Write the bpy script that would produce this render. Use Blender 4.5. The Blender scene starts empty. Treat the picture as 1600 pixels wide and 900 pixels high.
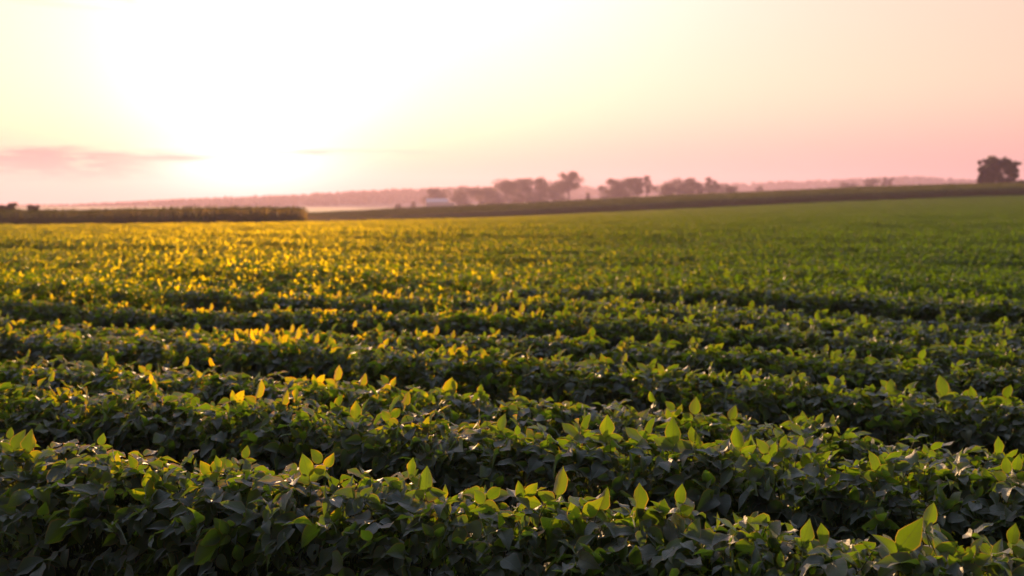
import bpy, math, random
import numpy as np
from mathutils import Vector, Matrix

random.seed(7)
RNG = np.random.default_rng(11)
R = math.radians
scene = bpy.context.scene
COL = scene.collection

# ------------------------------------------------------------------ camera, sky, sun, exposure
CAM_Z = 1.65
FPX = 1716.0            # focal length in pixels of the 1600 px wide photograph
HORIZON = 318.0         # height of the true horizon in the photograph
cam_d = bpy.data.cameras.new("camera")
cam = bpy.data.objects.new("camera", cam_d)
COL.objects.link(cam)
cam_d.sensor_width = 36.0
cam_d.lens = FPX / 1600 * 36.0
cam_d.clip_start = 0.05
cam_d.clip_end = 20000
cam_d.dof.use_dof = True
cam_d.dof.focus_distance = 2.95
cam_d.dof.aperture_fstop = 3.7
cam.location = (0, 0, CAM_Z)
cam.rotation_euler = (R(90) - math.atan((450 - HORIZON) / FPX), 0, 0)
scene.camera = cam

SUN_AZ, SUN_EL = R(-13.4), R(6.0)
SUN = Vector((math.sin(SUN_AZ) * math.cos(SUN_EL), math.cos(SUN_AZ) * math.cos(SUN_EL), math.sin(SUN_EL)))
sun_d = bpy.data.lights.new("sun", 'SUN')
sun_d.energy = 5.0
sun_d.angle = R(0.5)
sun_d.color = (1.0, 0.61, 0.28)
sun = bpy.data.objects.new("sun", sun_d)
sun.rotation_euler = SUN.to_track_quat('Z', 'Y').to_euler()
sun.location = (0, 0, 60)
COL.objects.link(sun)

HAZE_DENSITY = 0.00025
HAZE_G = 0.45
HAZE_COL = (0.84, 0.61, 0.84)

scene.view_settings.view_transform = 'Standard'
scene.view_settings.look = 'None'
scene.view_settings.gamma = 1.0
scene.view_settings.use_curve_mapping = False
scene.view_settings.exposure = 0.42

scene.render.engine = 'CYCLES'
cy = scene.cycles
cy.use_denoising = True
try:
    cy.denoiser = 'OPENIMAGEDENOISE'
    cy.denoising_input_passes = 'RGB_ALBEDO_NORMAL'
except Exception:
    pass
cy.use_adaptive_sampling = False
cy.max_bounces = 6
cy.diffuse_bounces = 2
cy.glossy_bounces = 2
cy.transmission_bounces = 4
cy.transparent_max_bounces = 8
cy.volume_bounces = 0
cy.sample_clamp_indirect = 6
cy.caustics_reflective = False
cy.caustics_refractive = False


class NT:
    """small helper that writes node trees as expressions"""
    def __init__(self, tree):
        self.t = tree
        tree.nodes.clear()

    def n(self, kind, **kw):
        nd = self.t.nodes.new(kind)
        for k, v in kw.items():
            setattr(nd, k, v)
        return nd

    def put(self, sock, v):
        if hasattr(v, "is_output"):
            self.t.links.new(v, sock)
        elif v is not None:
            if isinstance(v, (tuple, list)) and len(v) == 3 and sock.type == 'RGBA':
                v = (*v, 1)
            sock.default_value = v

    def m(self, op, a, b=None, c=None, clamp=False):
        nd = self.n('ShaderNodeMath', operation=op, use_clamp=clamp)
        for i, v in enumerate((a, b, c)):
            if v is not None:
                self.put(nd.inputs[i], v)
        return nd.outputs[0]

    def smooth(self, x, a, b, lo=0.0, hi=1.0):
        nd = self.n('ShaderNodeMapRange', interpolation_type='SMOOTHSTEP', clamp=True)
        self.put(nd.inputs[0], x)
        for i, v in zip((1, 2, 3, 4), (a, b, lo, hi)):
            nd.inputs[i].default_value = v
        return nd.outputs[0]

    def mix(self, f, a, b, mode='MIX'):
        nd = self.n('ShaderNodeMix', data_type='RGBA', blend_type=mode, clamp_factor=True)
        self.put(nd.inputs[0], f)
        self.put(nd.inputs[6], a)
        self.put(nd.inputs[7], b)
        return nd.outputs[2]

    def noise(self, vec, scale, detail=3, rough=0.5, out=0):
        nd = self.n('ShaderNodeTexNoise')
        if vec is not None:
            self.put(nd.inputs['Vector'], vec)
        nd.inputs['Scale'].default_value = scale
        nd.inputs['Detail'].default_value = detail
        nd.inputs['Roughness'].default_value = rough
        return nd.outputs[out]


def gauss2(nt, az, el, a0, e0, sa, se):
    da = nt.m('DIVIDE', nt.m('SUBTRACT', az, a0), sa)
    de = nt.m('DIVIDE', nt.m('SUBTRACT', el, e0), se)
    q = nt.m('ADD', nt.m('MULTIPLY', da, da), nt.m('MULTIPLY', de, de))
    return nt.m('POWER', 2.718, nt.m('MULTIPLY', q, -1.0))


world = bpy.data.worlds.new("World")
scene.world = world
world.use_nodes = True
w = NT(world.node_tree)
sky = w.n('ShaderNodeTexSky', sky_type='NISHITA')
sky.sun_disc = False
sky.sun_elevation = SUN_EL
sky.sun_rotation = SUN_AZ
sky.altitude = 200
sky.air_density = 1.3
sky.dust_density = 4.0
sky.ozone_density = 1.0
gen = w.n('ShaderNodeTexCoord').outputs['Generated']
sep = w.n('ShaderNodeSeparateXYZ')
w.put(sep.inputs[0], gen)
AZ = w.m('DEGREES', w.m('ARCTAN2', sep.outputs[0], sep.outputs[1]))
EL = w.m('DEGREES', w.m('ARCSINE', sep.outputs[2]))
SUNDOT = w.n('ShaderNodeVectorMath', operation='DOT_PRODUCT')
w.put(SUNDOT.inputs[0], gen)
SUNDOT.inputs[1].default_value = SUN
GAM = w.m('DEGREES', w.m('ARCCOSINE', w.m('MINIMUM', SUNDOT.outputs['Value'], 0.99999)))
# physical sky, a little less yellow than the model gives it through this evening's dust
SKYCOL = w.mix(1.0, sky.outputs[0], (0.60, 0.235, 0.40), 'MULTIPLY')
DIM = w.smooth(EL, -0.5, 5.0, 0.15, 1.0)                 # dust low down dims the glow
dimc = w.n('ShaderNodeCombineColor')
for _i in range(3):
    w.put(dimc.inputs[_i], DIM)
SKYCOL = w.mix(1.0, SKYCOL, dimc.outputs[0], 'MULTIPLY')


def sky_add(col, fac, k=10.0):
    """adds light scattered by high haze: colour in radiance, fac 0..1"""
    global SKYCOL
    c = w.mix(1.0, tuple(k * v for v in col), w.n2(fac), 'MULTIPLY')
    SKYCOL = w.mix(1.0, SKYCOL, c, 'ADD')


def n2(fac):
    cb = w.n('ShaderNodeCombineColor')
    for i in range(3):
        w.put(cb.inputs[i], fac)
    return cb.outputs[0]


w.n2 = n2
wide = w.smooth(GAM, 25, 95, 1.0, 0.0)
low = w.smooth(EL, 0.5, 6.5, 1.0, 0.0)
up = w.m('SUBTRACT', 1.0, low)
high = w.smooth(EL, 11.0, 26.0, 1.0, 0.0)
sky_add((0.72, 0.38, 0.38), w.m('MULTIPLY', wide, low))                          # pink band along the horizon
sky_add((0.68, 0.62, 0.45), w.m('MULTIPLY', w.m('MULTIPLY', wide, up), high))    # cream above it
sky_add((0.82, 0.98, 1.25), w.m('MULTIPLY', w.smooth(GAM, 40, 90, 1.0, 0.0), w.m('SUBTRACT', 1.0, high)))   # pale blue above it
sky_add((0.050, 0.064, 0.09), w.smooth(GAM, 30, 80))                               # dusk dome overhead and behind
sky_add((0.45, 0.70, 0.75), gauss2(w, AZ, EL, -13.2, 6.2, 5.2, 4.4))               # white glow round the sun
sky_add((0.45, 0.70, 0.75), gauss2(w, AZ, EL, -13.4, 1.7, 4.0, 1.3))               # its core low over the hills
sky_add((0.20, 0.36, 0.46), gauss2(w, AZ, EL, -5.0, 13.0, 15.0, 7.0))              # bright veil of thin high cloud
# thin cloud: streaks low on the left of the sun, faint patches high up
cv = w.n('ShaderNodeCombineXYZ')
w.put(cv.inputs[0], w.m('MULTIPLY', AZ, 0.16)); w.put(cv.inputs[1], w.m('MULTIPLY', EL, 1.3))
n_cl = w.noise(cv.outputs[0], 1.6, 5, 0.55)
n_ed = w.m('MULTIPLY', w.m('SUBTRACT', w.noise(cv.outputs[0], 0.9, 4, 0.6), 0.5), 1.6)
el2 = w.m('ADD', EL, n_ed)
st = w.m('MULTIPLY', w.smooth(el2, 0.9, 1.6), w.smooth(el2, 2.35, 2.85, 1.0, 0.0))
st = w.m('MULTIPLY', st, w.smooth(w.m('ADD', AZ, w.m('MULTIPLY', n_ed, 3.0)), -21.5, -15.5, 1.0, 0.0))
st = w.m('MULTIPLY', st, w.smooth(AZ, -70, -40))
st = w.m('MULTIPLY', st, w.smooth(w.noise(cv.outputs[0], 3.1, 5, 0.6), 0.28, 0.55))
SKYCOL = w.mix(w.m('MULTIPLY', st, 0.95), SKYCOL, (6.6, 2.4, 2.6))
st2 = w.m('MULTIPLY', gauss2(w, AZ, EL, -9.0, 2.62, 3.6, 0.13), w.smooth(n_cl, 0.36, 0.56))
SKYCOL = w.mix(w.m('MULTIPLY', st2, 0.95), SKYCOL, (8.2, 4.6, 4.2))
st3 = w.m('MULTIPLY', gauss2(w, AZ, w.m('ADD', EL, w.m('MULTIPLY', n_ed, 0.25)), -17.2, 2.25, 2.6, 0.16), w.smooth(n_cl, 0.30, 0.55))
SKYCOL = w.mix(w.m('MULTIPLY', st3, 0.95), SKYCOL, (7.8, 4.2, 3.8))
hi = w.m('MULTIPLY', w.smooth(EL, 8.6, 10.2), w.smooth(n_cl, 0.46, 0.64))
hi = w.m('MULTIPLY', hi, w.smooth(AZ, -8, -17))
hi = w.m('MULTIPLY', hi, w.smooth(EL, 20, 40, 1.0, 0.0))
SKYCOL = w.mix(w.m('MULTIPLY', hi, 0.85), SKYCOL, (7.6, 7.0, 6.0))
bg = w.n('ShaderNodeBackground')
w.put(bg.inputs[0], SKYCOL)
bg.inputs[1].default_value = 0.082
wo = w.n('ShaderNodeOutputWorld')
w.t.links.new(bg.outputs[0], wo.inputs[0])

# ------------------------------------------------------------------ helpers
def tag(o, label=None, cat=None, group=None, kind=None):
    if label: o["label"] = label
    if cat: o["category"] = cat
    if group: o["group"] = group
    if kind: o["kind"] = kind
    return o


def empty(name, loc, rz=0.0):
    o = bpy.data.objects.new(name, None)
    o.empty_display_size = 0.2
    o.location = loc
    o.rotation_euler = (0, 0, rz)
    COL.objects.link(o)
    return o


def make_mesh(name, V, F, mat=None, smooth=True, uv=None, rnd=None):
    """V (n,3), F (m,4) quads (or a list of index tuples)"""
    me = bpy.data.meshes.new(name)
    V = np.asarray(V, dtype=np.float32)
    if isinstance(F, np.ndarray):
        k = F.shape[1]
        me.vertices.add(len(V))
        me.vertices.foreach_set("co", V.ravel())
        me.loops.add(F.size)
        me.loops.foreach_set("vertex_index", F.astype(np.int32).ravel())
        me.polygons.add(len(F))
        me.polygons.foreach_set("loop_start", np.arange(0, F.size, k, dtype=np.int32))
        me.polygons.foreach_set("loop_total", np.full(len(F), k, dtype=np.int32))
        me.update(calc_edges=True)
    else:
        me.from_pydata([tuple(v) for v in V], [], F)
        me.update()
    if smooth:
        me.polygons.foreach_set("use_smooth", np.ones(len(me.polygons), dtype=bool))
    if uv is not None:
        a = me.attributes.new("leaf_uv", 'FLOAT_VECTOR', 'POINT')
        a.data.foreach_set("vector", np.asarray(uv, dtype=np.float32).ravel())
    if rnd is not None:
        a = me.attributes.new("rnd", 'FLOAT', 'POINT')
        a.data.foreach_set("value", np.asarray(rnd, dtype=np.float32))
    if mat:
        me.materials.append(mat)
    me.validate()
    return me


def add(name, me, parent=None):
    o = bpy.data.objects.new(name, me)
    COL.objects.link(o)
    if parent is not None:
        o.parent = parent
    return o


def tube(P, rad, n=5):
    """tapered tube along the polyline P"""
    P = np.asarray(P, float)
    rad = np.broadcast_to(np.asarray(rad, float), (len(P),))
    T = np.gradient(P, axis=0)
    T /= np.linalg.norm(T, axis=1)[:, None] + 1e-9
    ref = np.array([0.31, 0.9, 0.17])
    A = np.cross(T, ref); A /= np.linalg.norm(A, axis=1)[:, None] + 1e-9
    B = np.cross(T, A)
    th = np.arange(n) / n * 2 * np.pi
    V = P[:, None] + rad[:, None, None] * (np.cos(th)[None, :, None] * A[:, None] + np.sin(th)[None, :, None] * B[:, None])
    V = V.reshape(-1, 3)
    F = []
    for i in range(len(P) - 1):
        for j in range(n):
            F.append((i * n + j, i * n + (j + 1) % n, (i + 1) * n + (j + 1) % n, (i + 1) * n + j))
    return V, np.array(F)


class MB:
    def __init__(self):
        self.V, self.F, self.U, self.Rn, self.k = [], [], [], [], 0

    def add(self, V, F, uv=None, rnd=0.5):
        self.V.append(V); self.F.append(np.asarray(F) + self.k)
        self.U.append(np.zeros((len(V), 3)) if uv is None else uv)
        self.Rn.append(np.full(len(V), rnd) if np.isscalar(rnd) else rnd)
        self.k += len(V)

    def mesh(self, name, mat, smooth=True):
        return make_mesh(name, np.concatenate(self.V), np.concatenate(self.F), mat, smooth,
                         np.concatenate(self.U), np.concatenate(self.Rn))


# ------------------------------------------------------------------ terrain
_hx = np.arange(-420, 421, 2.0)
_hv = np.interp(_hx, [-420, -300, -116, -39, 29, 72, 116, 200, 420],
                [-5.4, -5.2, -4.9, -4.2, -0.7, 1.4, 3.0, 4.4, 5.0])
_ker = np.exp(-0.5 * (np.arange(-20, 21) / 7.0) ** 2); _ker /= _ker.sum()
_hv = np.convolve(np.pad(_hv, 20, mode='edge'), _ker, mode='valid')


def sstep(t):
    t = np.clip(t, 0, 1)
    return t * t * (3 - 2 * t)


def gz(x, y):
    x = np.asarray(x, float); y = np.asarray(y, float)
    s = (np.clip(y, 0, 250) / 250.0) ** 1.35
    near = s * np.interp(x * 250 / np.clip(y, 250, 400), _hx, _hv) + 2.2 * np.clip((y - 250) / 100, 0, 1.1) * sstep((x * 250 / np.clip(y, 250, 400) + 15) / 110) \
        + 1.0 * np.clip((y - 250) / 100, 0, 1.1) * sstep((x + 75) / 50) * (1 - 0.6 * sstep((x - 20) / 80))
    near = near + 0.05 * np.sin(x * 0.21 + 1.3) * np.sin(y * 0.17) * sstep(y / 30)
    far = -3.5 + 0.8 * np.sin(x * 0.004 + 1) * np.sin(y * 0.0031)
    return near + (far - near) * sstep((y - 352) / 250.0)


def px(xp, yp, Y):
    """world point at depth Y seen at pixel (xp, yp) of the photograph"""
    return ((xp - 800) / FPX * Y, Y, CAM_Z + (HORIZON - yp) / FPX * Y)


# ------------------------------------------------------------------ materials
def new_mat(name):
    m = bpy.data.materials.new(name)
    m.use_nodes = True
    return m, NT(m.node_tree)


def attr(nt, name, out):
    a = nt.n('ShaderNodeAttribute', attribute_type='GEOMETRY', attribute_name=name)
    return a.outputs[out]


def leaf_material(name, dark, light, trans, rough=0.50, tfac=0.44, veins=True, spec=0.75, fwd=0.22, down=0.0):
    m, nt = new_mat(name)
    rnd = attr(nt, "rnd", 'Fac')
    oi = nt.n('ShaderNodeObjectInfo').outputs['Random']
    r2 = nt.m('FRACT', nt.m('ADD', rnd, nt.m('MULTIPLY', oi, 0.61)))
    base = nt.mix(r2, dark, light)
    pb = nt.n('ShaderNodeBsdfPrincipled')
    tr = nt.n('ShaderNodeBsdfTranslucent')
    tcol = nt.mix(r2, tuple(0.65 * c for c in trans), trans)
    old = nt.smooth(r2, 0.90, 0.98)                      # a few leaves turn yellow
    base = nt.mix(nt.m('MULTIPLY', old, 0.7), base, (0.10, 0.095, 0.02))
    blot = nt.smooth(nt.noise(nt.n('ShaderNodeTexCoord').outputs['Object'], 45, 3, 0.6), 0.60, 0.72)
    base = nt.mix(nt.m('MULTIPLY', blot, 0.45), base, (0.055, 0.045, 0.018))
    tcol = nt.mix(nt.m('MULTIPLY', blot, 0.30), tcol, (0.16, 0.17, 0.01))
    if veins:
        uv = nt.n('ShaderNodeSeparateXYZ')
        nt.put(uv.inputs[0], attr(nt, "leaf_uv", 'Vector'))
        u, v = uv.outputs[0], uv.outputs[1]
        av = nt.m('ABSOLUTE', v)
        # side veins leave the midrib at a slant
        ph = nt.m('SUBTRACT', nt.m('MULTIPLY', u, 7.0), nt.m('MULTIPLY', av, 2.4))
        tri = nt.m('ABSOLUTE', nt.m('SUBTRACT', nt.m('FRACT', ph), 0.5))
        side = nt.smooth(tri, 0.0, 0.16, 1.0, 0.0)
        rib = nt.smooth(av, 0.0, 0.10, 1.0, 0.0)
        vein = nt.m('MAXIMUM', nt.m('MULTIPLY', side, 0.55), rib)
        base = nt.mix(nt.m('MULTIPLY', vein, 0.45), base, (0.10, 0.15, 0.045))
        tcol = nt.mix(nt.m('MULTIPLY', vein, 0.35), tcol, (0.10, 0.13, 0.02))
        # downy margin, the low sun's orange glow painted into its transmission colour
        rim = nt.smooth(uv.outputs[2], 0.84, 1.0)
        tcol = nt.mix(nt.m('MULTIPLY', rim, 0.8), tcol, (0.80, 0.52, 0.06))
        bump = nt.n('ShaderNodeBump')
        bump.inputs['Strength'].default_value = 0.35
        bump.inputs['Distance'].default_value = 0.002
        nz = nt.noise(nt.n('ShaderNodeTexCoord').outputs['Object'], 160, 2)
        nt.put(bump.inputs['Height'], nt.m('SUBTRACT', nt.m('MULTIPLY', nz, 0.5), vein))
        nt.put(pb.inputs['Normal'], bump.outputs[0])
    nt.put(pb.inputs['Base Color'], base)
    pb.inputs['Roughness'].default_value = rough
    pb.inputs['Specular IOR Level'].default_value = spec
    pb.inputs['Sheen Weight'].default_value = down
    pb.inputs['Sheen Roughness'].default_value = 0.45
    pb.inputs['Sheen Tint'].default_value = (0.85, 0.93, 1.0, 1)
    nt.put(tr.inputs[0], tcol)
    # forward light through thin blades, with orange sun glow painted in by the tint
    rf = nt.n('ShaderNodeBsdfRefraction')
    nt.put(rf.inputs['Color'], nt.mix(1.0, tcol, (2.0, 0.72, 0.2), 'MULTIPLY'))
    rf.inputs['Roughness'].default_value = 0.95
    rf.inputs['IOR'].default_value = 1.25
    tm = nt.n('ShaderNodeMixShader')
    tm.inputs[0].default_value = fwd
    nt.t.links.new(tr.outputs[0], tm.inputs[1])
    nt.t.links.new(rf.outputs[0], tm.inputs[2])
    mx = nt.n('ShaderNodeMixShader')
    mx.inputs[0].default_value = tfac
    nt.t.links.new(pb.outputs[0], mx.inputs[1])
    nt.t.links.new(tm.outputs[0], mx.inputs[2])
    o = nt.n('ShaderNodeOutputMaterial')
    nt.t.links.new(mx.outputs[0], o.inputs[0])
    return m


def plain_material(name, col_a, col_b, scale, rough=0.8, bump=0.0):
    m, nt = new_mat(name)
    co = nt.n('ShaderNodeTexCoord').outputs['Object']
    nz = nt.noise(co, scale, 5, 0.6)
    pb = nt.n('ShaderNodeBsdfPrincipled')
    nt.put(pb.inputs['Base Color'], nt.mix(nt.smooth(nz, 0.3, 0.7), col_a, col_b))
    pb.inputs['Roughness'].default_value = rough
    if bump:
        b = nt.n('ShaderNodeBump')
        b.inputs['Strength'].default_value = bump
        nt.put(b.inputs['Height'], nz)
        nt.put(pb.inputs['Normal'], b.outputs[0])
    o = nt.n('ShaderNodeOutputMaterial')
    nt.t.links.new(pb.outputs[0], o.inputs[0])
    return m


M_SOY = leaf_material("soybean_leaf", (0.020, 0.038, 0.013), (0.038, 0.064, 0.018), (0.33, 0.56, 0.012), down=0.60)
M_SOYFAR = leaf_material("soybean_leaf_plain", (0.026, 0.052, 0.016), (0.048, 0.088, 0.024), (0.32, 0.60, 0.012), veins=False, fwd=0.40, spec=0.45)
M_STEM = plain_material("soybean_stem", (0.05, 0.08, 0.025), (0.10, 0.11, 0.045), 30, 0.7)
M_CORN = leaf_material("corn_leaf", (0.022, 0.036, 0.012), (0.040, 0.058, 0.018), (0.24, 0.32, 0.02), veins=False, tfac=0.42, spec=0.3, fwd=0.08)
M_TASSEL = leaf_material("corn_tassel", (0.09, 0.12, 0.025), (0.14, 0.15, 0.04), (0.40, 0.50, 0.06), veins=False, tfac=0.5, spec=0.2, fwd=0.06)
M_TREE = leaf_material("tree_leaf", (0.030, 0.045, 0.018), (0.055, 0.075, 0.025), (0.10, 0.12, 0.02), veins=False, tfac=0.25, spec=0.3)
M_BARK = plain_material("bark", (0.06, 0.045, 0.035), (0.11, 0.085, 0.065), 6, 0.9, 0.4)
M_WALL = plain_material("white_boards", (0.74, 0.74, 0.72), (0.82, 0.82, 0.80), 2, 0.6)
M_ROOF = plain_material("metal_roof", (0.45, 0.46, 0.47), (0.56, 0.57, 0.58), 1.5, 0.45)
M_DOOR = plain_material("grey_door", (0.30, 0.30, 0.30), (0.38, 0.38, 0.37), 2, 0.6)
M_WOOD = leaf_material("far_wood_leaf", (0.030, 0.045, 0.018), (0.050, 0.070, 0.025), (0.06, 0.08, 0.02), veins=False, tfac=0.15, spec=0.2)
M_HILL = plain_material("hill_cover", (0.035, 0.050, 0.022), (0.07, 0.085, 0.035), 0.01, 0.95)


def ground_material():
    m, nt = new_mat("soil_and_fields")
    co = nt.n('ShaderNodeTexCoord').outputs['Object']
    sp = nt.n('ShaderNodeSeparateXYZ')
    nt.put(sp.inputs[0], co)
    n1 = nt.noise(co, 9, 6, 0.65)
    soil = nt.mix(nt.smooth(n1, 0.3, 0.75), (0.026, 0.019, 0.013), (0.060, 0.045, 0.030))
    n2 = nt.noise(co, 0.006, 2, 0.4)
    field = nt.mix(nt.smooth(n2, 0.42, 0.58), (0.055, 0.085, 0.025), (0.16, 0.14, 0.06))
    col = nt.mix(nt.smooth(sp.outputs[1], 380, 460), soil, field)
    pb = nt.n('ShaderNodeBsdfPrincipled')
    nt.put(pb.inputs['Base Color'], col)
    pb.inputs['Roughness'].default_value = 0.95
    b = nt.n('ShaderNodeBump')
    b.inputs['Strength'].default_value = 0.5
    b.inputs['Distance'].default_value = 0.03
    nt.put(b.inputs['Height'], n1)
    nt.put(pb.inputs['Normal'], b.outputs[0])
    o = nt.n('ShaderNodeOutputMaterial')
    nt.t.links.new(pb.outputs[0], o.inputs[0])
    return m


M_GROUND = ground_material()

# ------------------------------------------------------------------ ground sheet
gy = np.concatenate([np.arange(-60, 60, 3.0), np.arange(60, 420, 6.0), np.arange(420, 900, 20.0), np.geomspace(900, 3600, 36)])
gx0 = np.concatenate([np.arange(0, 60, 3.0), np.arange(60, 240, 8.0), np.geomspace(240, 3600, 46)])
gx = np.concatenate([-gx0[::-1], gx0[1:]])
X, Y = np.meshgrid(gx, gy)
V = np.stack([X, Y, gz(X, Y)], -1).reshape(-1, 3)
nx = len(gx)
ii = (np.arange(len(gy) - 1)[:, None] * nx + np.arange(nx - 1)[None]).ravel()
F = np.stack([ii, ii + 1, ii + nx + 1, ii + nx], 1)
tag(add("ground", make_mesh("ground", V, F, M_GROUND)), kind='structure')

# ------------------------------------------------------------------ far hills with woods on them
RIDGE = [(-500, 326), (-100, 323), (0, 322), (100, 321.5), (200, 316), (300, 312), (420, 308), (500, 305), (540, 301), (600, 298), (700, 294),
         (800, 293), (900, 291), (950, 292), (1130, 286), (1240, 284), (1300, 282), (1380, 276.5), (1440, 276.5), (1520, 282), (1600, 284), (1750, 288), (2200, 296)]
RX = np.array([r[0] for r in RIDGE], float); RY = np.array([r[1] for r in RIDGE], float)


def hill_y(xq):
    return 1900.0 + 750.0 * sstep((np.asarray(xq, float) - 640) / 420)


xs = np.arange(-500, 2201, 12.0)
top = CAM_Z + (HORIZON - np.interp(xs, RX, RY)) / FPX * hill_y(xs) - 7.0       # leaves room for the trees on the crest
top = np.convolve(np.pad(top, 4, mode='edge'), np.ones(9) / 9, mode='valid')
prof = [(-650, 0.0), (-450, 0.16), (-250, 0.5), (-90, 0.86), (0, 1.0), (120, 0.93), (400, 0.5), (700, 0.0)]
V, k = [], len(prof)
for xq, tq in zip(xs, top):
    HY = float(hill_y(xq))
    X0 = (xq - 800) / FPX * HY
    for dy, f in prof:
        V.append((X0 * (HY + dy * 0.4) / HY, HY + dy + 40 * math.sin(X0 * 0.006), -14 + (tq + 14) * f))
n = len(xs)
F = np.array([(i * k + j, (i + 1) * k + j, (i + 1) * k + j + 1, i * k + j + 1) for i in range(n - 1) for j in range(k - 1)])
tag(add("hills", make_mesh("hills", V, F, M_HILL)), kind='structure')


def leaf_cloud(centres, size, up=0.35, seed=1):
    """crossed leaf clump faces at the given points"""
    rg = np.random.default_rng(seed)
    n = len(centres)
    nrm = rg.normal(size=(n, 3)); nrm[:, 2] += up
    nrm /= np.linalg.norm(nrm, axis=1)[:, None]
    ref = rg.normal(size=(n, 3))
    a = np.cross(nrm, ref); a /= np.linalg.norm(a, axis=1)[:, None]
    b = np.cross(nrm, a)
    sz = (size * rg.uniform(0.6, 1.35, n))[:, None]
    c = np.asarray(centres)
    sag = nrm * sz * 0.25
    V = np.stack([c - a * sz, c - b * sz * 0.55 + sag, c + a * sz, c + b * sz * 0.55 + sag], 1).reshape(-1, 3)
    F = np.arange(4 * n).reshape(n, 4)
    return V, F, np.repeat(rg.random(n), 4)


# the wood that covers the ridge: a far-off mass
pts = []
for i in range(3200):
    xq = RNG.uniform(-480, 2180)
    HY = float(hill_y(xq))
    X0 = (xq - 800) / FPX * HY
    dy = RNG.uniform(-260, 30)
    f = np.interp(dy, [p[0] for p in prof], [p[1] for p in prof])
    z0 = -14 + (np.interp(xq, xs, top) + 14) * f
    r = RNG.uniform(5.0, 9.0); hgt = RNG.uniform(6.5, 10)
    q = RNG.normal(size=(26, 3)); q /= np.linalg.norm(q, axis=1)[:, None]
    q *= RNG.uniform(0.5, 1.0, 26)[:, None]
    pts.append(np.array([X0 * (HY + dy * 0.4) / HY, HY + dy + 40 * math.sin(X0 * 0.006), z0 + hgt * 0.5]) + q * np.array([r, r, hgt * 0.5]))
V, F, rn = leaf_cloud(np.concatenate(pts), 3.2, seed=3)
tag(add("far_wood", make_mesh("far_wood", V, F, M_WOOD, False, None, rn)),
    "hazy distant wood along the crest of the hills on the horizon", "wood", kind='stuff')

# ------------------------------------------------------------------ soybean leaflets and plants
def leaflet_template(us, vs):
    us = np.array(us); vs = np.array(vs)
    wid = us ** 0.62 * (1 - us) ** 1.15
    wid /= (0.35 ** 0.62 * 0.65 ** 1.15)
    U, Vv = np.meshgrid(us, vs, indexing='ij')
    Wd = np.repeat(np.clip(wid, 0.015, 1)[:, None], len(vs), 1)
    nv = len(vs)
    F = np.array([(i * nv + j, (i + 1) * nv + j, (i + 1) * nv + j + 1, i * nv + j + 1)
                  for i in range(len(us) - 1) for j in range(nv - 1)])
    return U.ravel(), Vv.ravel(), Wd.ravel(), F


T_NEAR = leaflet_template([0, .08, .22, .40, .58, .75, .90, 1], [-1, -.9, -.5, 0, .5, .9, 1])
T_MID = leaflet_template([0, .3, .65, 1], [-1, 0, 1])
T_LOW = leaflet_template([0, .4, 1], [-1, 0, 1])


def leaflet(T, L, W, base, axis, nrm, fold, droop, twist, rg):
    U, Vv, Wd, F = T
    axis = axis / np.linalg.norm(axis)
    side = np.cross(nrm, axis); side /= np.linalg.norm(side) + 1e-9
    nrm = np.cross(axis, side)
    y = Vv * Wd * W * 0.5
    z = fold * np.abs(y) - droop * (U ** 2) * L + 0.06 * L * np.sin(U * 9 + rg.uniform(0, 6)) * Vv * Wd
    z = z + twist * U * y
    x = U * L * (1 - 0.35 * abs(droop) * U)
    P = base + x[:, None] * axis + y[:, None] * side + z[:, None] * nrm
    return P, F, np.stack([U, Vv * Wd, np.abs(Vv)], 1)


def unit(v):
    return v / (np.linalg.norm(v) + 1e-9)


def trifoliate(mb, T, p, axis, nrm, L, rg, bite=False):
    axis = unit(axis - nrm * np.dot(axis, nrm))
    side = np.cross(nrm, axis)
    rv = rg.random()
    for ang, sc, off in ((0, 1.0, 0.30), (1.18, 0.9, 0.0), (-1.18, 0.9, 0.0)):
        ang += rg.normal(0, 0.14)
        ax = unit(axis * math.cos(ang) + side * math.sin(ang) + nrm * rg.normal(0.0, 0.22))
        nn = unit(nrm + side * rg.normal(0, 0.28) + axis * rg.normal(0, 0.25))
        ll = L * sc * rg.uniform(0.88, 1.1)
        P, F, uv = leaflet(T, ll, ll * rg.uniform(0.52, 0.68), p + axis * off * L, ax, nn,
                           rg.uniform(0.10, 0.60), rg.uniform(-0.12, 0.55), rg.normal(0, 0.45), rg)
        if bite and rg.random() < 0.10:
            F = np.delete(F, int(rg.integers(13, 30)), axis=0)
        mb.add(P, F, uv, np.full(len(P), (rv + rg.normal(0, 0.12)) % 1.0))


HALF_W, TOP_Z = 0.28, 0.79


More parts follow.
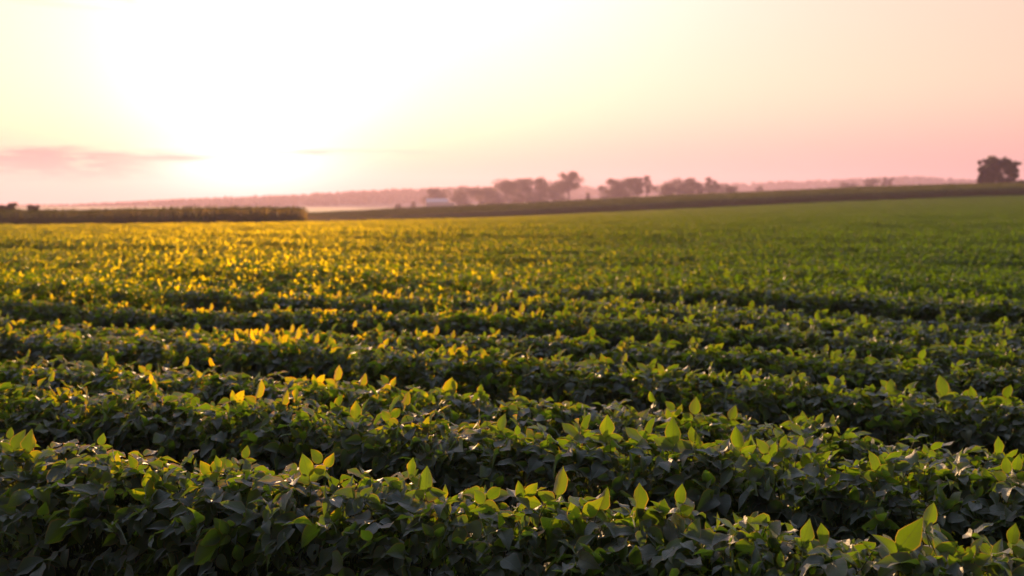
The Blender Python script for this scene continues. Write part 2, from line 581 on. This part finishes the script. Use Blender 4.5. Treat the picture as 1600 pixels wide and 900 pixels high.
def soy_plant(seed, ntri, T, length=0.16, L0=0.060, stems=True, upright=0.17):
    """one plant: hedge-like section across the row (local y), local x along the row"""
    rg = np.random.default_rng(seed)
    fo, st = MB(), MB()
    ph = rg.uniform(0, 6)
    for i in range(ntri):
        s = rg.uniform(-1, 1)
        s = math.copysign(abs(s) ** 0.85, s)
        zt = TOP_Z * (1 - 0.36 * abs(s) ** 2.6)
        depth = min(rg.exponential(0.07), 0.4) + (rg.uniform(0, 0.42) if abs(s) > 0.72 else 0)
        z = max(zt - depth + rg.normal(0, 0.018), 0.12 + 0.1 * rg.random())
        x = rg.uniform(-1, 1) * length
        pull = 1 - 0.25 * max(0, (0.45 - z) / 0.45)
        y = s * HALF_W * pull
        p = np.array([x, y, z])
        out = unit(np.array([rg.normal(0, 0.15), 0.95 * s * abs(s), 1.0 - 0.30 * abs(s)]))
        nrm = unit(out + rg.normal(0, 0.36, 3))
        kind = rg.random()
        if kind < upright and depth < 0.10:             # leaves that stand up to the evening sun
            axis = unit(np.array([rg.normal(0, 0.7), rg.normal(0, 0.6), 1.0]))
            nrm = unit(np.array([rg.normal(0, 1.0), rg.choice([-1, 1]) * 1.0, rg.normal(0.3, 0.4)]))
            p[2] += 0.01
        else:
            th = rg.uniform(0, 2 * np.pi)
            axis = unit(np.array([math.cos(th) * 0.8, math.sin(th) * 0.8 + 1.2 * s, -0.45 * abs(s) - 0.05]))
        L = L0 * rg.choice([0.62, 0.8, 1.0, 1.0, 1.18, 1.35]) * rg.uniform(0.9, 1.1) * (0.85 if kind < upright else 1.0)
        trifoliate(fo, T, p, axis, nrm, L, rg, bite=T is T_NEAR)
        if stems:
            r0 = np.array([x * 0.35, 0.02 * rg.normal(), max(0.05, z * rg.uniform(0.55, 0.75))])
            mid = (r0 + p) / 2 + np.array([0, 0, 0.03])
            if i % 2 == 0:
                P, F = tube([r0, mid, p], [0.0022, 0.0018, 0.0012], 4)
                st.add(P, F)
    P, F = tube([(0, 0, 0), (0.01, 0.005, 0.3), (-0.005, 0.0, 0.55), (0, 0, 0.74)], [0.0065, 0.006, 0.004, 0.002], 6)
    st.add(P, F)
    return fo, st


NEAR_VARIANTS = []
for k in range(12):
    fo, st = soy_plant(100 + k, 170, T_NEAR)
    NEAR_VARIANTS.append((fo.mesh("soybean_foliage", M_SOY), st.mesh("soybean_stem", M_STEM)))


def proto(name, me):
    """mesh that is instanced by a field"""
    return bpy.data.objects.new(name, me)


MID = [proto("soybean_mid", soy_plant(300 + k, 135, T_MID, 0.18, 0.046, False, 0.12)[0].mesh("soybean_mid", M_SOYFAR)) for k in range(8)]
LOW = [proto("soybean_low", soy_plant(400 + k, 500, T_LOW, 0.62, 0.044, False, 0.22)[0].mesh("soybean_low", M_SOYFAR)) for k in range(8)]

TH = R(24.0)                     # the rows run down to the right
DIR = np.array([math.cos(TH), -math.sin(TH)])
PERP = np.array([math.sin(TH), math.cos(TH)])
SPACING = 0.88
ROW_D = [0.84, 1.72, 2.60, 3.38, 4.15, 5.25, 6.28]      # the nearest rows are not evenly spaced


def row_d(k):
    return ROW_D[k + 2] if k + 2 < len(ROW_D) else ROW_D[-1] + (k - 4) * SPACING


def row_h(k, t):
    return 0.03 * np.sin(k * 2.3 + 0.5) + 0.05 * np.sin(t * 0.33 + k * 1.7) * (1 if k > 3 else 0.4)


def lumps(x, y):
    """slow unevenness in the height of the crop"""
    return (0.045 * np.sin(x * 0.9 + 2.0 * np.sin(y * 0.31)) + 0.04 * np.sin(y * 0.55 + x * 0.23 + 1.0)
            + 0.05 * np.sin(x * 0.11 + 2.1) * np.sin(y * 0.19 + x * 0.05))


def row_wobble(k, t):
    return 0.05 * np.sin(t * 0.55 + k * 1.9) + 0.03 * np.sin(t * 1.4 + k * 0.7)


def in_view(x, y, margin):
    return (np.abs(x) < 0.466 * np.maximum(y, 0) * 1.04 + margin) & (y > 0.5)


ROW_WORDS = ["first row, dark along the bottom edge", "second row from the bottom edge", "third row, crossing the middle of the foreground",
             "fourth row from the bottom edge", "fifth row from the bottom edge", "sixth row, where the leaves start to blur",
             "seventh row, soft and small in the picture", "eighth row, just short of the blurred field"]
cand = []
STEP = 0.19
for k in range(0, 9):
    ts = np.arange(-16, 16, STEP)
    for j, t in enumerate(ts):
        t = t + RNG.uniform(-0.05, 0.05)
        c = (row_d(k) + float(row_wobble(k, t))) * PERP + t * DIR
        if in_view(c[0], c[1], 0.25):
            cand.append((math.hypot(c[0], c[1]), c[0], c[1], k, t))
cand.sort()
NEAR = cand[:300]
near_t = {}
NEAR_ROOTS = []
for d, x, y, k, t in NEAR:
    a = near_t.setdefault(k, [1e9, -1e9])
    a[0] = min(a[0], t); a[1] = max(a[1], t)
for i, (d, x, y, k, t) in enumerate(NEAR):
    fo, st = NEAR_VARIANTS[int(RNG.integers(len(NEAR_VARIANTS)))]
    root = empty("soybean_plant", (x, y, float(gz(x, y))), -TH + (math.pi if RNG.random() < 0.5 else 0) + RNG.normal(0, 0.12))
    sz = 1.0 + float(lumps(x, y) + row_h(k, t)) + RNG.normal(0, 0.012)
    root.scale = (1, RNG.uniform(0.96, 1.10) * (1.16 if k < 3 else 1.0), sz)
    tag(root, "leafy soybean plant in the " + ROW_WORDS[min(k, 7)], "soybean plant", "soybean plants in the near rows")
    NEAR_ROOTS.append(root)
    add("foliage", fo, root)
    add("stem", st, root)


# leaves that stand clear of the canopy and catch the sun: (pixel of the middle, length in pixels, lean, turn, label)
PITCH = math.atan((450 - HORIZON) / FPX)
UPRIGHT = [
    (578, 802, 46, 0.05, 0.1, "soybean plant holding up the bright pointed leaf low and left of centre"),
    (556, 667, 30, 0.00, 0.3, "soybean plant with an upright leaf, left of centre behind the first row's crest"),
    (771, 680, 30, 0.25, -0.2, "soybean plant with a broad raised leaf at the middle, behind the first row's crest"),
    (696, 624, 28, 0.45, 0.2, "soybean plant with a slanting raised leaf just above the dark gap near the middle"),
    (990, 697, 40, 0.00, 0.5, "soybean plant with a narrow upright leaf right of centre against the dark gap"),
    (1011, 738, 52, 0.05, -0.1, "soybean plant with the tallest upright leaf right of centre on the crest"),
    (1413, 850, 62, 0.55, 0.3, "soybean plant with the largest bright leaf, low at the right"),
    (1026, 800, 52, 0.35, 1.0, "soybean plant with a thin edge-on leaf slanting right below the crest"),
    (420, 778, 40, -0.30, 0.2, "soybean plant with a raised leaf on the front crest, left part"),
    (348, 730, 34, 0.75, 0.1, "soybean plant with a bright slanting leaf left, behind the front crest"),
    (163, 665, 34, 0.40, 0.2, "soybean plant with a pair of raised leaves far left behind the front crest"),
    (1200, 838, 42, 0.50, 0.2, "soybean plant with a triangular bright leaf low between middle and right edge"),
    (1546, 680, 30, -0.10, 0.2, "soybean plant with an upright leaf near the right edge, second row"),
    (1382, 640, 28, 0.15, 0.1, "soybean plant with twin upright leaves in the third row at the right"),
    (1420, 600, 34, 0.05, 0.4, "soybean plant with tall paired leaves far right where the leaves begin to blur"),
]
taken = set()
for n, (xp, yp, lp, lean, turn, lab) in enumerate(UPRIGHT):
    dep = math.atan((yp - 450) / FPX) + PITCH
    zc = 0.82
    for _ in range(3):
        Yh = (CAM_Z - zc) / math.tan(dep)
        ax_d = Yh * math.cos(PITCH) + (CAM_Z - zc) * math.sin(PITCH)
        Xh = (xp - 800) / FPX * ax_d
        best = min((i for i in range(len(NEAR_ROOTS)) if i not in taken),
                   key=lambda i: (NEAR_ROOTS[i].location.x - Xh) ** 2 + (NEAR_ROOTS[i].location.y - Yh) ** 2)
        rt = NEAR_ROOTS[best]
        zc = 0.5 * zc + 0.5 * (TOP_Z * rt.scale[2] + 0.015 + rt.location.z)
    taken.add(best)
    Lw = lp / FPX * ax_d
    rg = np.random.default_rng(900 + n)
    mb = MB()
    axis = np.array([math.sin(lean), 0.12, math.cos(lean)])
    nrm = unit(np.array([math.sin(turn) + rg.normal(0, 0.25), -math.cos(turn), 0.3]))
    nrm = unit(nrm - axis * np.dot(nrm, axis) / np.dot(axis, axis))
    c0 = np.array([rt.location.x, rt.location.y - 0.03, TOP_Z * rt.scale[2] + rt.location.z + 0.02])
    side = np.cross(nrm, unit(axis))
    for an, sc, df in ((0.0, 1.0, 0.0), (1.25, 0.8, 0.1), (-1.2, 0.84, -0.1)):
        ax2 = unit(unit(axis) * math.cos(an) + side * math.sin(an) + nrm * rg.normal(0.25 if an else 0.0, 0.2))
        nn = unit(nrm + side * rg.normal(0, 0.3) + (0.8 * np.array([0, 0, 1.0]) if an else 0))
        P, F, uv = leaflet(T_NEAR, Lw * sc, Lw * sc * rg.uniform(0.52, 0.64), c0 - (0 if not an else 0.15) * Lw * unit(axis), ax2, nn,
                           rg.uniform(0.25, 0.55), rg.uniform(-0.15, 0.3), rg.normal(0, 0.4), rg)
        mb.add(P, F, uv, rg.uniform(0.2, 0.9))
    P2, F2 = tube([c0 + [0.0, 0.01, -0.16], c0 + [0.004, 0.004, -0.07], c0], [0.002, 0.0016, 0.0012], 4)
    mb.add(P2, F2, None, 0.5)
    mb.V = [np.array(Vp, float) for Vp in mb.V]
    inv = (Matrix.Translation(rt.location) @ rt.rotation_euler.to_matrix().to_4x4() @ Matrix.Diagonal((*rt.scale, 1))).inverted()
    inv = np.array(inv)
    mb.V = [Vp @ inv[:3, :3].T + inv[:3, 3] for Vp in mb.V]
    add("raised_leaf", mb.mesh("raised_leaf", M_SOY), rt)
    rt["label"] = lab


def scatter(name, P, rot, scl, idx, sources, label, cat):
    """one object: a point set that carries one instance of a source mesh on each point"""
    me = bpy.data.meshes.new(name)
    me.vertices.add(len(P))
    me.vertices.foreach_set("co", np.asarray(P, dtype=np.float32).ravel())
    for nm, ty, key, arr in (("rot", 'FLOAT_VECTOR', "vector", rot), ("scl", 'FLOAT_VECTOR', "vector", scl)):
        a = me.attributes.new(nm, ty, 'POINT')
        a.data.foreach_set(key, np.asarray(arr, dtype=np.float32).ravel())
    a = me.attributes.new("idx", 'INT', 'POINT')
    a.data.foreach_set("value", np.asarray(idx, dtype=np.int32))
    o = add(name, me)
    tag(o, label, cat, kind='stuff')
    g = bpy.data.node_groups.new(name, 'GeometryNodeTree')
    g.interface.new_socket("Geometry", in_out='INPUT', socket_type='NodeSocketGeometry')
    g.interface.new_socket("Geometry", in_out='OUTPUT', socket_type='NodeSocketGeometry')
    N, Lk = g.nodes, g.links
    gi, go = N.new('NodeGroupInput'), N.new('NodeGroupOutput')
    iop = N.new('GeometryNodeInstanceOnPoints')
    Lk.new(gi.outputs[0], iop.inputs['Points'])
    jn = N.new('GeometryNodeJoinGeometry')
    for s in reversed(sources):
        oi = N.new('GeometryNodeObjectInfo')
        oi.inputs['Object'].default_value = s
        oi.inputs['As Instance'].default_value = True
        Lk.new(oi.outputs['Geometry'], jn.inputs[0])
    Lk.new(jn.outputs[0], iop.inputs['Instance'])
    iop.inputs['Pick Instance'].default_value = True

    def named(nm, ty):
        a = N.new('GeometryNodeInputNamedAttribute')
        a.data_type = ty
        a.inputs['Name'].default_value = nm
        return a.outputs['Attribute']
    Lk.new(named("idx", 'INT'), iop.inputs['Instance Index'])
    e2r = N.new('FunctionNodeEulerToRotation')
    Lk.new(named("rot", 'FLOAT_VECTOR'), e2r.inputs[0])
    Lk.new(e2r.outputs[0], iop.inputs['Rotation'])
    Lk.new(named("scl", 'FLOAT_VECTOR'), iop.inputs['Scale'])
    Lk.new(iop.outputs[0], go.inputs[0])
    md = o.modifiers.new("plants", 'NODES')
    md.node_group = g
    return o


# field edges: the soybeans end at the two corn fields
LEFT_END, RIGHT_END = 128.0, 249.0


def field_end(x, y):
    u = x / np.maximum(y, 1)
    return np.where(x < -0.187 * y, LEFT_END, RIGHT_END)


P, rot, scl, idx = [], [], [], []
MIDCUT = 42.0
# rows at full plant spacing
for k in range(-2, int(MIDCUT * 1.5 / SPACING)):
    t = np.arange(-60, 60, 0.21) + RNG.uniform(-0.05, 0.05, len(np.arange(-60, 60, 0.21)))
    d = row_d(k) + row_wobble(k, t)
    x = d * PERP[0] + t * DIR[0]; y = d * PERP[1] + t * DIR[1]
    ok = in_view(x, y, 1.5) & (np.hypot(x, y) < MIDCUT)
    if k < 0:
        ok = (np.abs(t) < 4) & (y < 1.9)
    if k in near_t:
        ok &= (t < near_t[k][0] - 0.10) | (t > near_t[k][1] + 0.10)
    x, y = x[ok], y[ok]
    P.append(np.stack([x, y, gz(x, y)], 1))
    m = len(x)
    rot.append(np.stack([np.zeros(m), np.zeros(m), -TH + np.pi * RNG.integers(0, 2, m) + RNG.normal(0, 0.12, m)], 1))
    scl.append(np.stack([np.ones(m), RNG.uniform(0.95, 1.08, m), 1 + lumps(x, y) + row_h(k, t[ok]) + RNG.normal(0, 0.03, m)], 1))
    idx.append(RNG.integers(0, 8, m))
for k in range(0, int(RIGHT_END * 1.4 / SPACING)):
    tt = np.arange(-260, 200, 1.1)
    t = tt + RNG.uniform(-0.2, 0.2, len(tt))
    d = row_d(k) + row_wobble(k, t)
    x = d * PERP[0] + t * DIR[0]; y = d * PERP[1] + t * DIR[1]
    ok = in_view(x, y, 3) & (np.hypot(x, y) >= MIDCUT) & (y < field_end(x, y))
    x, y = x[ok], y[ok]
    m = len(x)
    if m == 0:
        continue
    P.append(np.stack([x, y, gz(x, y)], 1))
    rot.append(np.stack([np.zeros(m), np.zeros(m), -TH + np.pi * RNG.integers(0, 2, m) + RNG.normal(0, 0.05, m)], 1))
    scl.append(np.stack([np.ones(m), RNG.uniform(0.95, 1.1, m), 1 + 1.3 * lumps(x, y) + row_h(k, t[ok]) + RNG.normal(0, 0.05, m)], 1))
    idx.append(8 + RNG.integers(0, 8, m))
P = np.concatenate(P); print("soybean field points", len(P))
scatter("soybean_field", P, np.concatenate(rot), np.concatenate(scl), np.concatenate(idx), MID + LOW,
        "green soybean crop spreading in rows back to the corn", "crop field")

# ------------------------------------------------------------------ corn
def corn_clump(seed, n=5, spread=0.55):
    rg = np.random.default_rng(seed)
    mb, ts = MB(), MB()
    for _ in range(n):
        b = np.array([rg.uniform(-spread, spread), rg.uniform(-spread, spread), 0])
        H = rg.uniform(2.0, 2.4)
        lean = rg.normal(0, 0.06, 2)
        P, F = tube([b, b + [lean[0] * .5, lean[1] * .5, H * .5], b + [lean[0], lean[1], H * .93]], [0.016, 0.013, 0.006], 4)
        mb.add(P, F, None, rg.random())
        a0 = rg.uniform(0, 6.28)
        for i in range(11):
            z = H * (0.18 + 0.72 * i / 10)
            az = a0 + math.pi * i + rg.normal(0, 0.35)
            L = rg.uniform(0.55, 0.85) * (1 - 0.35 * max(0, i - 6) / 4)
            rise = rg.uniform(0.5, 0.8)
            u = np.array([0, .3, .65, 1.0])
            rr = L * u * 0.85
            zz = z + L * (rise * u - 0.95 * u ** 2.2)
            wd = np.array([0.03, 0.045, 0.035, 0.003])
            d = np.array([math.cos(az), math.sin(az)]); s = np.array([-d[1], d[0]])
            c = b + np.array([lean[0] * z / H, lean[1] * z / H, 0])
            Lf = np.stack([c[0] + rr * d[0] + wd * s[0], c[1] + rr * d[1] + wd * s[1], zz], 1)
            Rt = np.stack([c[0] + rr * d[0] - wd * s[0], c[1] + rr * d[1] - wd * s[1], zz + rg.normal(0, 0.02)], 1)
            mb.add(np.concatenate([Lf, Rt]), np.array([(j, j + 1, 5 + j, 4 + j) for j in range(3)]), None, rg.random())
        for i in range(6):
            az = rg.uniform(0, 6.28); q = rg.uniform(0.05, 0.16) if i else 0.01
            c = b + np.array([lean[0], lean[1], H * .92])
            P, F = tube([c, c + [q * .5 * math.cos(az), q * .5 * math.sin(az), 0.16], c + [q * math.cos(az), q * math.sin(az), 0.28]], [0.007, 0.010, 0.005], 3)
            ts.add(P, F)
    me = mb.mesh("corn_clump", M_CORN, False)
    k = len(me.polygons)
    V = np.concatenate(mb.V + ts.V)
    nf = len(np.concatenate(mb.F))
    F = np.concatenate([np.concatenate(mb.F), np.concatenate(ts.F) + mb.k])
    me = make_mesh("corn_clump", V, F, M_CORN, False, None, np.concatenate(mb.Rn + ts.Rn))
    me.materials.append(M_TASSEL)
    mi = np.zeros(len(me.polygons), dtype=np.int32); mi[nf:] = 1
    me.polygons.foreach_set("material_index", mi)
    return proto("corn_clump", me)


CORN = [corn_clump(500 + k) for k in range(6)]


def corn_field(name, inside, x0, x1, y0, y1, label, dense):
    gx_, gy_ = np.meshgrid(np.arange(x0, x1, dense), np.arange(y0, y1, 0.9))
    x = gx_.ravel() + RNG.uniform(-.2, .2, gx_.size); y = gy_.ravel() + RNG.uniform(-.2, .2, gx_.size)
    ok = inside(x, y)
    x, y = x[ok], y[ok]; m = len(x)
    print(name, m)
    hv = 1.18 + 0.05 * np.sin(x * 0.21) * np.sin(y * 0.17 + 1) + RNG.normal(0, 0.035, m)
    scatter(name, np.stack([x, y, gz(x, y)], 1), np.stack([0 * x, 0 * x, RNG.uniform(0, 6.28, m)], 1),
            np.stack([np.ones(m), np.ones(m), hv], 1), RNG.integers(0, 6, m), CORN, label, "corn field")


corn_field("corn_field", lambda x, y: (y > LEFT_END + 0.8) & (x < -0.192 * y + 0.6 * np.sin(y * 1.7)) & (x > -0.49 * y - 5), -110, -22, 128, 180,
           "tall dark corn block under the sun, at the field's left end", 1.0)
corn_field("corn_field", lambda x, y: (y > RIGHT_END + 0.8) & (x > -40 - 0.40 * (y - 250)) & (np.abs(x) < 0.49 * y + 4), -95, 175, 249, 356,
           "long strip of corn climbing the rise towards the trees", 1.15)

# ------------------------------------------------------------------ trees
def tree_meshes(seed, H, Wd, style):
    """trunk with limbs, crown of many leaf clumps grown round the limb ends; returns two meshes"""
    rg = np.random.default_rng(seed)
    tr = MB()
    th = H * {'round': 0.13, 'open': 0.36, 'column': 0.14, 'bush': 0.06, 'cone': 0.08}[style]
    r0 = 0.022 * H + 0.05
    lean = rg.normal(0, 0.02 * H, 2)
    P, F = tube([(0, 0, -0.4), (lean[0] * .3, lean[1] * .3, th), (lean[0], lean[1], H * .62), (lean[0] * 1.3, lean[1], H * 0.86)], [r0 * 1.3, r0, r0 * .55, r0 * .15], 7)
    tr.add(P, F)
    ends = []
    nl = {'round': 22, 'open': 24, 'column': 44, 'bush': 16, 'cone': 22}[style]
    for i in range(nl):
        f = (i + rg.random()) / nl
        az = rg.uniform(0, 6.28)
        if style == 'round':
            zc = th + (H - th) * f ** 0.9; rad = Wd / 2 * math.sqrt(max(0.06, 1 - (abs(f - 0.42) / 0.62) ** 2.2))
        elif style == 'open':
            zc = th + (H - th) * (0.25 + 0.75 * f); rad = Wd / 2 * (0.55 + 0.5 * math.sin(f * 3.1))
        elif style == 'column':
            zc = th + (H - th) * f * rg.uniform(0.86, 1.0); rad = Wd / 2 * (0.86 + 0.34 * f - 0.42 * f ** 4)
        elif style == 'cone':
            zc = th + (H - th) * f; rad = Wd / 2 * (1.05 - f)
        else:
            zc = H * (0.2 + 0.8 * f); rad = Wd / 2 * math.sqrt(max(0.08, 1 - f ** 2.2))
        rad *= rg.uniform(0.35, 1.0)
        e = np.array([rad * math.cos(az) + lean[0] * f, rad * math.sin(az) + lean[1] * f, min(zc, H * 0.97)])
        zs = max(th * 0.8, e[2] - rad * rg.uniform(0.5, 1.0) - 0.05 * H)
        s = np.array([lean[0] * zs / H, lean[1] * zs / H, min(zs, H * .8)])
        P, F = tube([s, (s + e) / 2 + [0, 0, 0.04 * H], e], [r0 * .42, r0 * .26, r0 * .08], 5)
        tr.add(P, F)
        ends.append(e)
    pts = []
    for e in ends:
        big = rg.uniform(0.14, 0.26) * Wd * {'open': 0.85, 'column': 0.62}.get(style, 1.0)
        e = np.array([e[0], e[1], min(e[2], H - big * rg.uniform(0.55, 1.0) - (0.10 * H * (rad / (Wd / 2)) ** 2 * rg.random() if style == 'column' else 0))])
        n = int({'round': 260, 'open': 190, 'column': 170, 'bush': 120, 'cone': 110}[style] * rg.uniform(0.6, 1.2))
        q = rg.normal(size=(n, 3)); q /= np.linalg.norm(q, axis=1)[:, None]
        q *= (rg.random(n) ** 0.5)[:, None] * np.array([1.15, 1.15, 0.8 if style != 'column' else 1.3]) * big
        pts.append(e + q)
    c = np.concatenate(pts)
    c = c[(c[:, 2] > th * 0.7) & (c[:, 2] < H * 1.03)]
    V, F, rn = leaf_cloud(c, 0.42 * (H / 15) ** 0.5, seed=seed)
    return make_mesh("crown", V, F, M_TREE, False, None, rn), tr.mesh("trunk", M_BARK)


def tree(xp, wpx, ytop, Y, style, label, group, name="tree", ybase=None, seed=None):
    if 500 < Y < 800:
        Y *= 1.45
    X = (xp - 800) / FPX * Y
    zg = float(gz(X, Y)) if ybase is None else CAM_Z + (HORIZON - ybase) / FPX * Y
    H = CAM_Z + (HORIZON - ytop) / FPX * Y - zg
    Wd = wpx / FPX * Y * (1.12 if style == 'round' else 1.0)
    cm, tm = tree_meshes(int(xp * 7 + ytop) if seed is None else seed, H, Wd, style)
    o = empty(name, (X, Y, zg), random.uniform(0, 6.28))
    tag(o, label, "bush" if name == "bush" else "tree", group)
    add("crown", cm, o)
    add("trunk", tm, o)
    return o


GA, GB, GC = "trees round the white building", "trees in the right hand clump", "trees on the rise at the right edge"
T_LIST = [
    (681, 36, 294, 610, 'round', "pale tree standing alone close behind the white building", GA),
    (729, 42, 291, 590, 'round', "round tree just right of the white building, first of its clump", GA),
    (761, 36, 292, 600, 'round', "lower tree filling the dip between the first tree and the high ones", GA),
    (788, 42, 279, 580, 'round', "tall broad tree at the left shoulder of the clump by the building", GA),
    (815, 34, 277, 600, 'round', "tall tree in the middle of the clump by the building", GA),
    (838, 36, 278, 585, 'round', "tall tree right of the clump's middle, with a knobbly top", GA),
    (866, 44, 283, 590, 'round', "lower rounded tree against the tall open tree", GA),
    (889, 38, 268, 575, 'open', "tallest tree, open crowned, with sky showing through its branches", GA),
    (918, 11, 301, 570, 'cone', "small pointed tree in the gap between the two clumps", GA),
    (957, 36, 280, 560, 'round', "broad tree at the left end of the right hand clump", GB),
    (978, 38, 278, 570, 'round', "peaked tree second in the right hand clump", GB),
    (997, 24, 277, 580, 'open', "thin topped tree rising behind the peaked tree", GB),
    (1011, 12, 275, 575, 'open', "slender sparse tree sticking up beside the dip", GB),
    (1034, 36, 287, 570, 'round', "low tree at the dip of the right hand clump", GB),
    (1059, 46, 278, 565, 'round', "broad dome shaped tree in the middle of the right hand clump", GB),
    (1088, 26, 284, 570, 'round', "medium tree on the right flank of the dome shaped tree", GB),
    (1109, 16, 277, 580, 'open', "thin wispy tree poking above the low end of the clump", GB),
    (1124, 38, 287, 570, 'round', "low wide tree at the right end of the clump", GB),
    (1147, 22, 291, 700, 'bush', "faded bush trailing off the right end of the clump", GB),
    (1184, 18, 290, 1050, 'bush', "faint round tree alone on the slope below the hills", None),
    (1328, 34, 285, 1100, 'round', "faint wide tree before the highest hill", None),
    (1360, 28, 279, 1150, 'round', "faint tree between two others before the highest hill", None),
    (1384, 18, 275, 1120, 'column', "faint upright tree beside the highest hill's crest", None),
    (1534, 17, 249, 400, 'column', "thin loose tree on the left of the cluster over the corn", GC),
    (1556, 46, 245, 395, 'column', "dense dark upright tree rising over the corn at the right edge", GC),
    (1582, 14, 253, 405, 'open', "sparse tree with see-through crown right of the dense tree", GC),
]
for xp, wpx, yt, Yd, stl, lab, grp in T_LIST:
    tree(xp, wpx, yt, Yd, stl, lab, grp)
for xp, wpx, yt, lab in ((4, 14, 320, "small dark bush top at the very edge above the left corn"),
                         (21, 24, 317, "pointed bush showing above the left end of the corn block"),
                         (53, 26, 319.5, "flat topped bush above the corn, right of the pointed one")):
    tree(xp, wpx, yt, 210, 'bush', lab, "bushes behind the left corn", "bush", 345)
for xp, wpx, yt, lab in ((623, 10, 318, "tiny round bush out in the hazy gap between the corn blocks"),
                         (646, 8, 315, "tiny upright bush just left of the white building")):
    tree(xp, wpx, yt, 560, 'bush', lab, "bushes in the hazy gap", "bush")
for xp, wpx, yt, lab in ((1571, 14, 279, "low bush at the foot of the dense dark tree"),
                         (1592, 18, 281, "low spreading bush at the very right edge above the corn")):
    tree(xp, wpx, yt, 400, 'bush', lab, "bushes under the right hand trees", "bush")

# ------------------------------------------------------------------ white farm building
def box_faces(x0, x1, y0, y1, z0, z1):
    V = [(x0, y0, z0), (x1, y0, z0), (x1, y1, z0), (x0, y1, z0), (x0, y0, z1), (x1, y0, z1), (x1, y1, z1), (x0, y1, z1)]
    F = [(0, 3, 2, 1), (4, 5, 6, 7), (0, 1, 5, 4), (1, 2, 6, 5), (2, 3, 7, 6), (3, 0, 4, 7)]
    return V, F


def building():
    Yb = 760.0
    X0 = (667 - 800) / FPX * Yb; X1 = (699 - 800) / FPX * Yb; X2 = (711 - 800) / FPX * Yb
    cx = (X0 + X2) / 2
    zg = float(gz(cx, Yb))
    zr = CAM_Z + (HORIZON - 310.5) / FPX * Yb - zg      # ridge
    ze = zr - 2.2                                        # eave
    root = empty("farm_building", (cx, Yb, zg), 0.06)
    tag(root, "low white farm building with a lean-to beside the first trees", "building")
    a, b, c = X0 - cx, X1 - cx, X2 - cx
    D = 10.0
    V = [(a, 0, -.3), (b, 0, -.3), (b, D, -.3), (a, D, -.3), (a, 0, ze), (b, 0, ze), (b, D, ze), (a, D, ze), (a, D / 2, zr - .08), (b, D / 2, zr - .08)]
    F = [(0, 1, 5, 4), (2, 3, 7, 6), (1, 2, 6, 9, 5), (3, 0, 4, 8, 7)]
    wl = add("wall", make_mesh("wall", V, F, M_WALL, False), root)

    def slope(x0, x1, y0, z0, y1, z1, th=0.12):
        V = [(x0, y0, z0), (x1, y0, z0), (x1, y1, z1), (x0, y1, z1)]
        V += [(p, q, r + th) for p, q, r in V]
        return V, [(0, 3, 2, 1), (4, 5, 6, 7), (0, 1, 5, 4), (1, 2, 6, 5), (2, 3, 7, 6), (3, 0, 4, 7)]
    dz = (zr - ze) / (D / 2)
    V1, F1 = slope(a - .3, b + .3, -.4, ze - .4 * dz, D / 2, zr)
    V2, F2 = slope(a - .3, b + .3, D / 2, zr, D + .4, ze - .4 * dz)
    add("roof", make_mesh("roof", V1 + V2, F1 + [tuple(i + 8 for i in f) for f in F2], M_ROOF, False), root)
    V = [(b + .02, .8, -.3), (c, .8, -.3), (c, 6, -.3), (b + .02, 6, -.3), (b + .02, .8, ze - .3), (c, .8, ze - 1.1), (c, 6, ze - 1.1), (b + .02, 6, ze - .3)]
    add("lean_to", make_mesh("lean_to", V, [(0, 1, 5, 4), (1, 2, 6, 5), (2, 3, 7, 6), (4, 5, 6, 7)], M_WALL, False), root)
    V, F = box_faces(a + 3.2, a + 5.6, -.06, 0.02, -.3, min(2.6, ze - .4))
    add("door", make_mesh("door", V, F, M_DOOR, False), root)


building()

# ------------------------------------------------------------------ evening haze
m, nt = new_mat("evening_haze")
pv = nt.n('ShaderNodeVolumePrincipled')
pv.inputs['Color'].default_value = (*HAZE_COL, 1)
pv.inputs['Density'].default_value = HAZE_DENSITY
pv.inputs['Anisotropy'].default_value = HAZE_G
o = nt.n('ShaderNodeOutputMaterial')
nt.t.links.new(pv.outputs[0], o.inputs['Volume'])
V, F = box_faces(-3700, 3700, -90, 3700, -19, 90)
hz = add("haze", make_mesh("haze", V, F, m, False))
tag(hz, "warm evening haze hanging over the fields", "haze", kind='stuff')
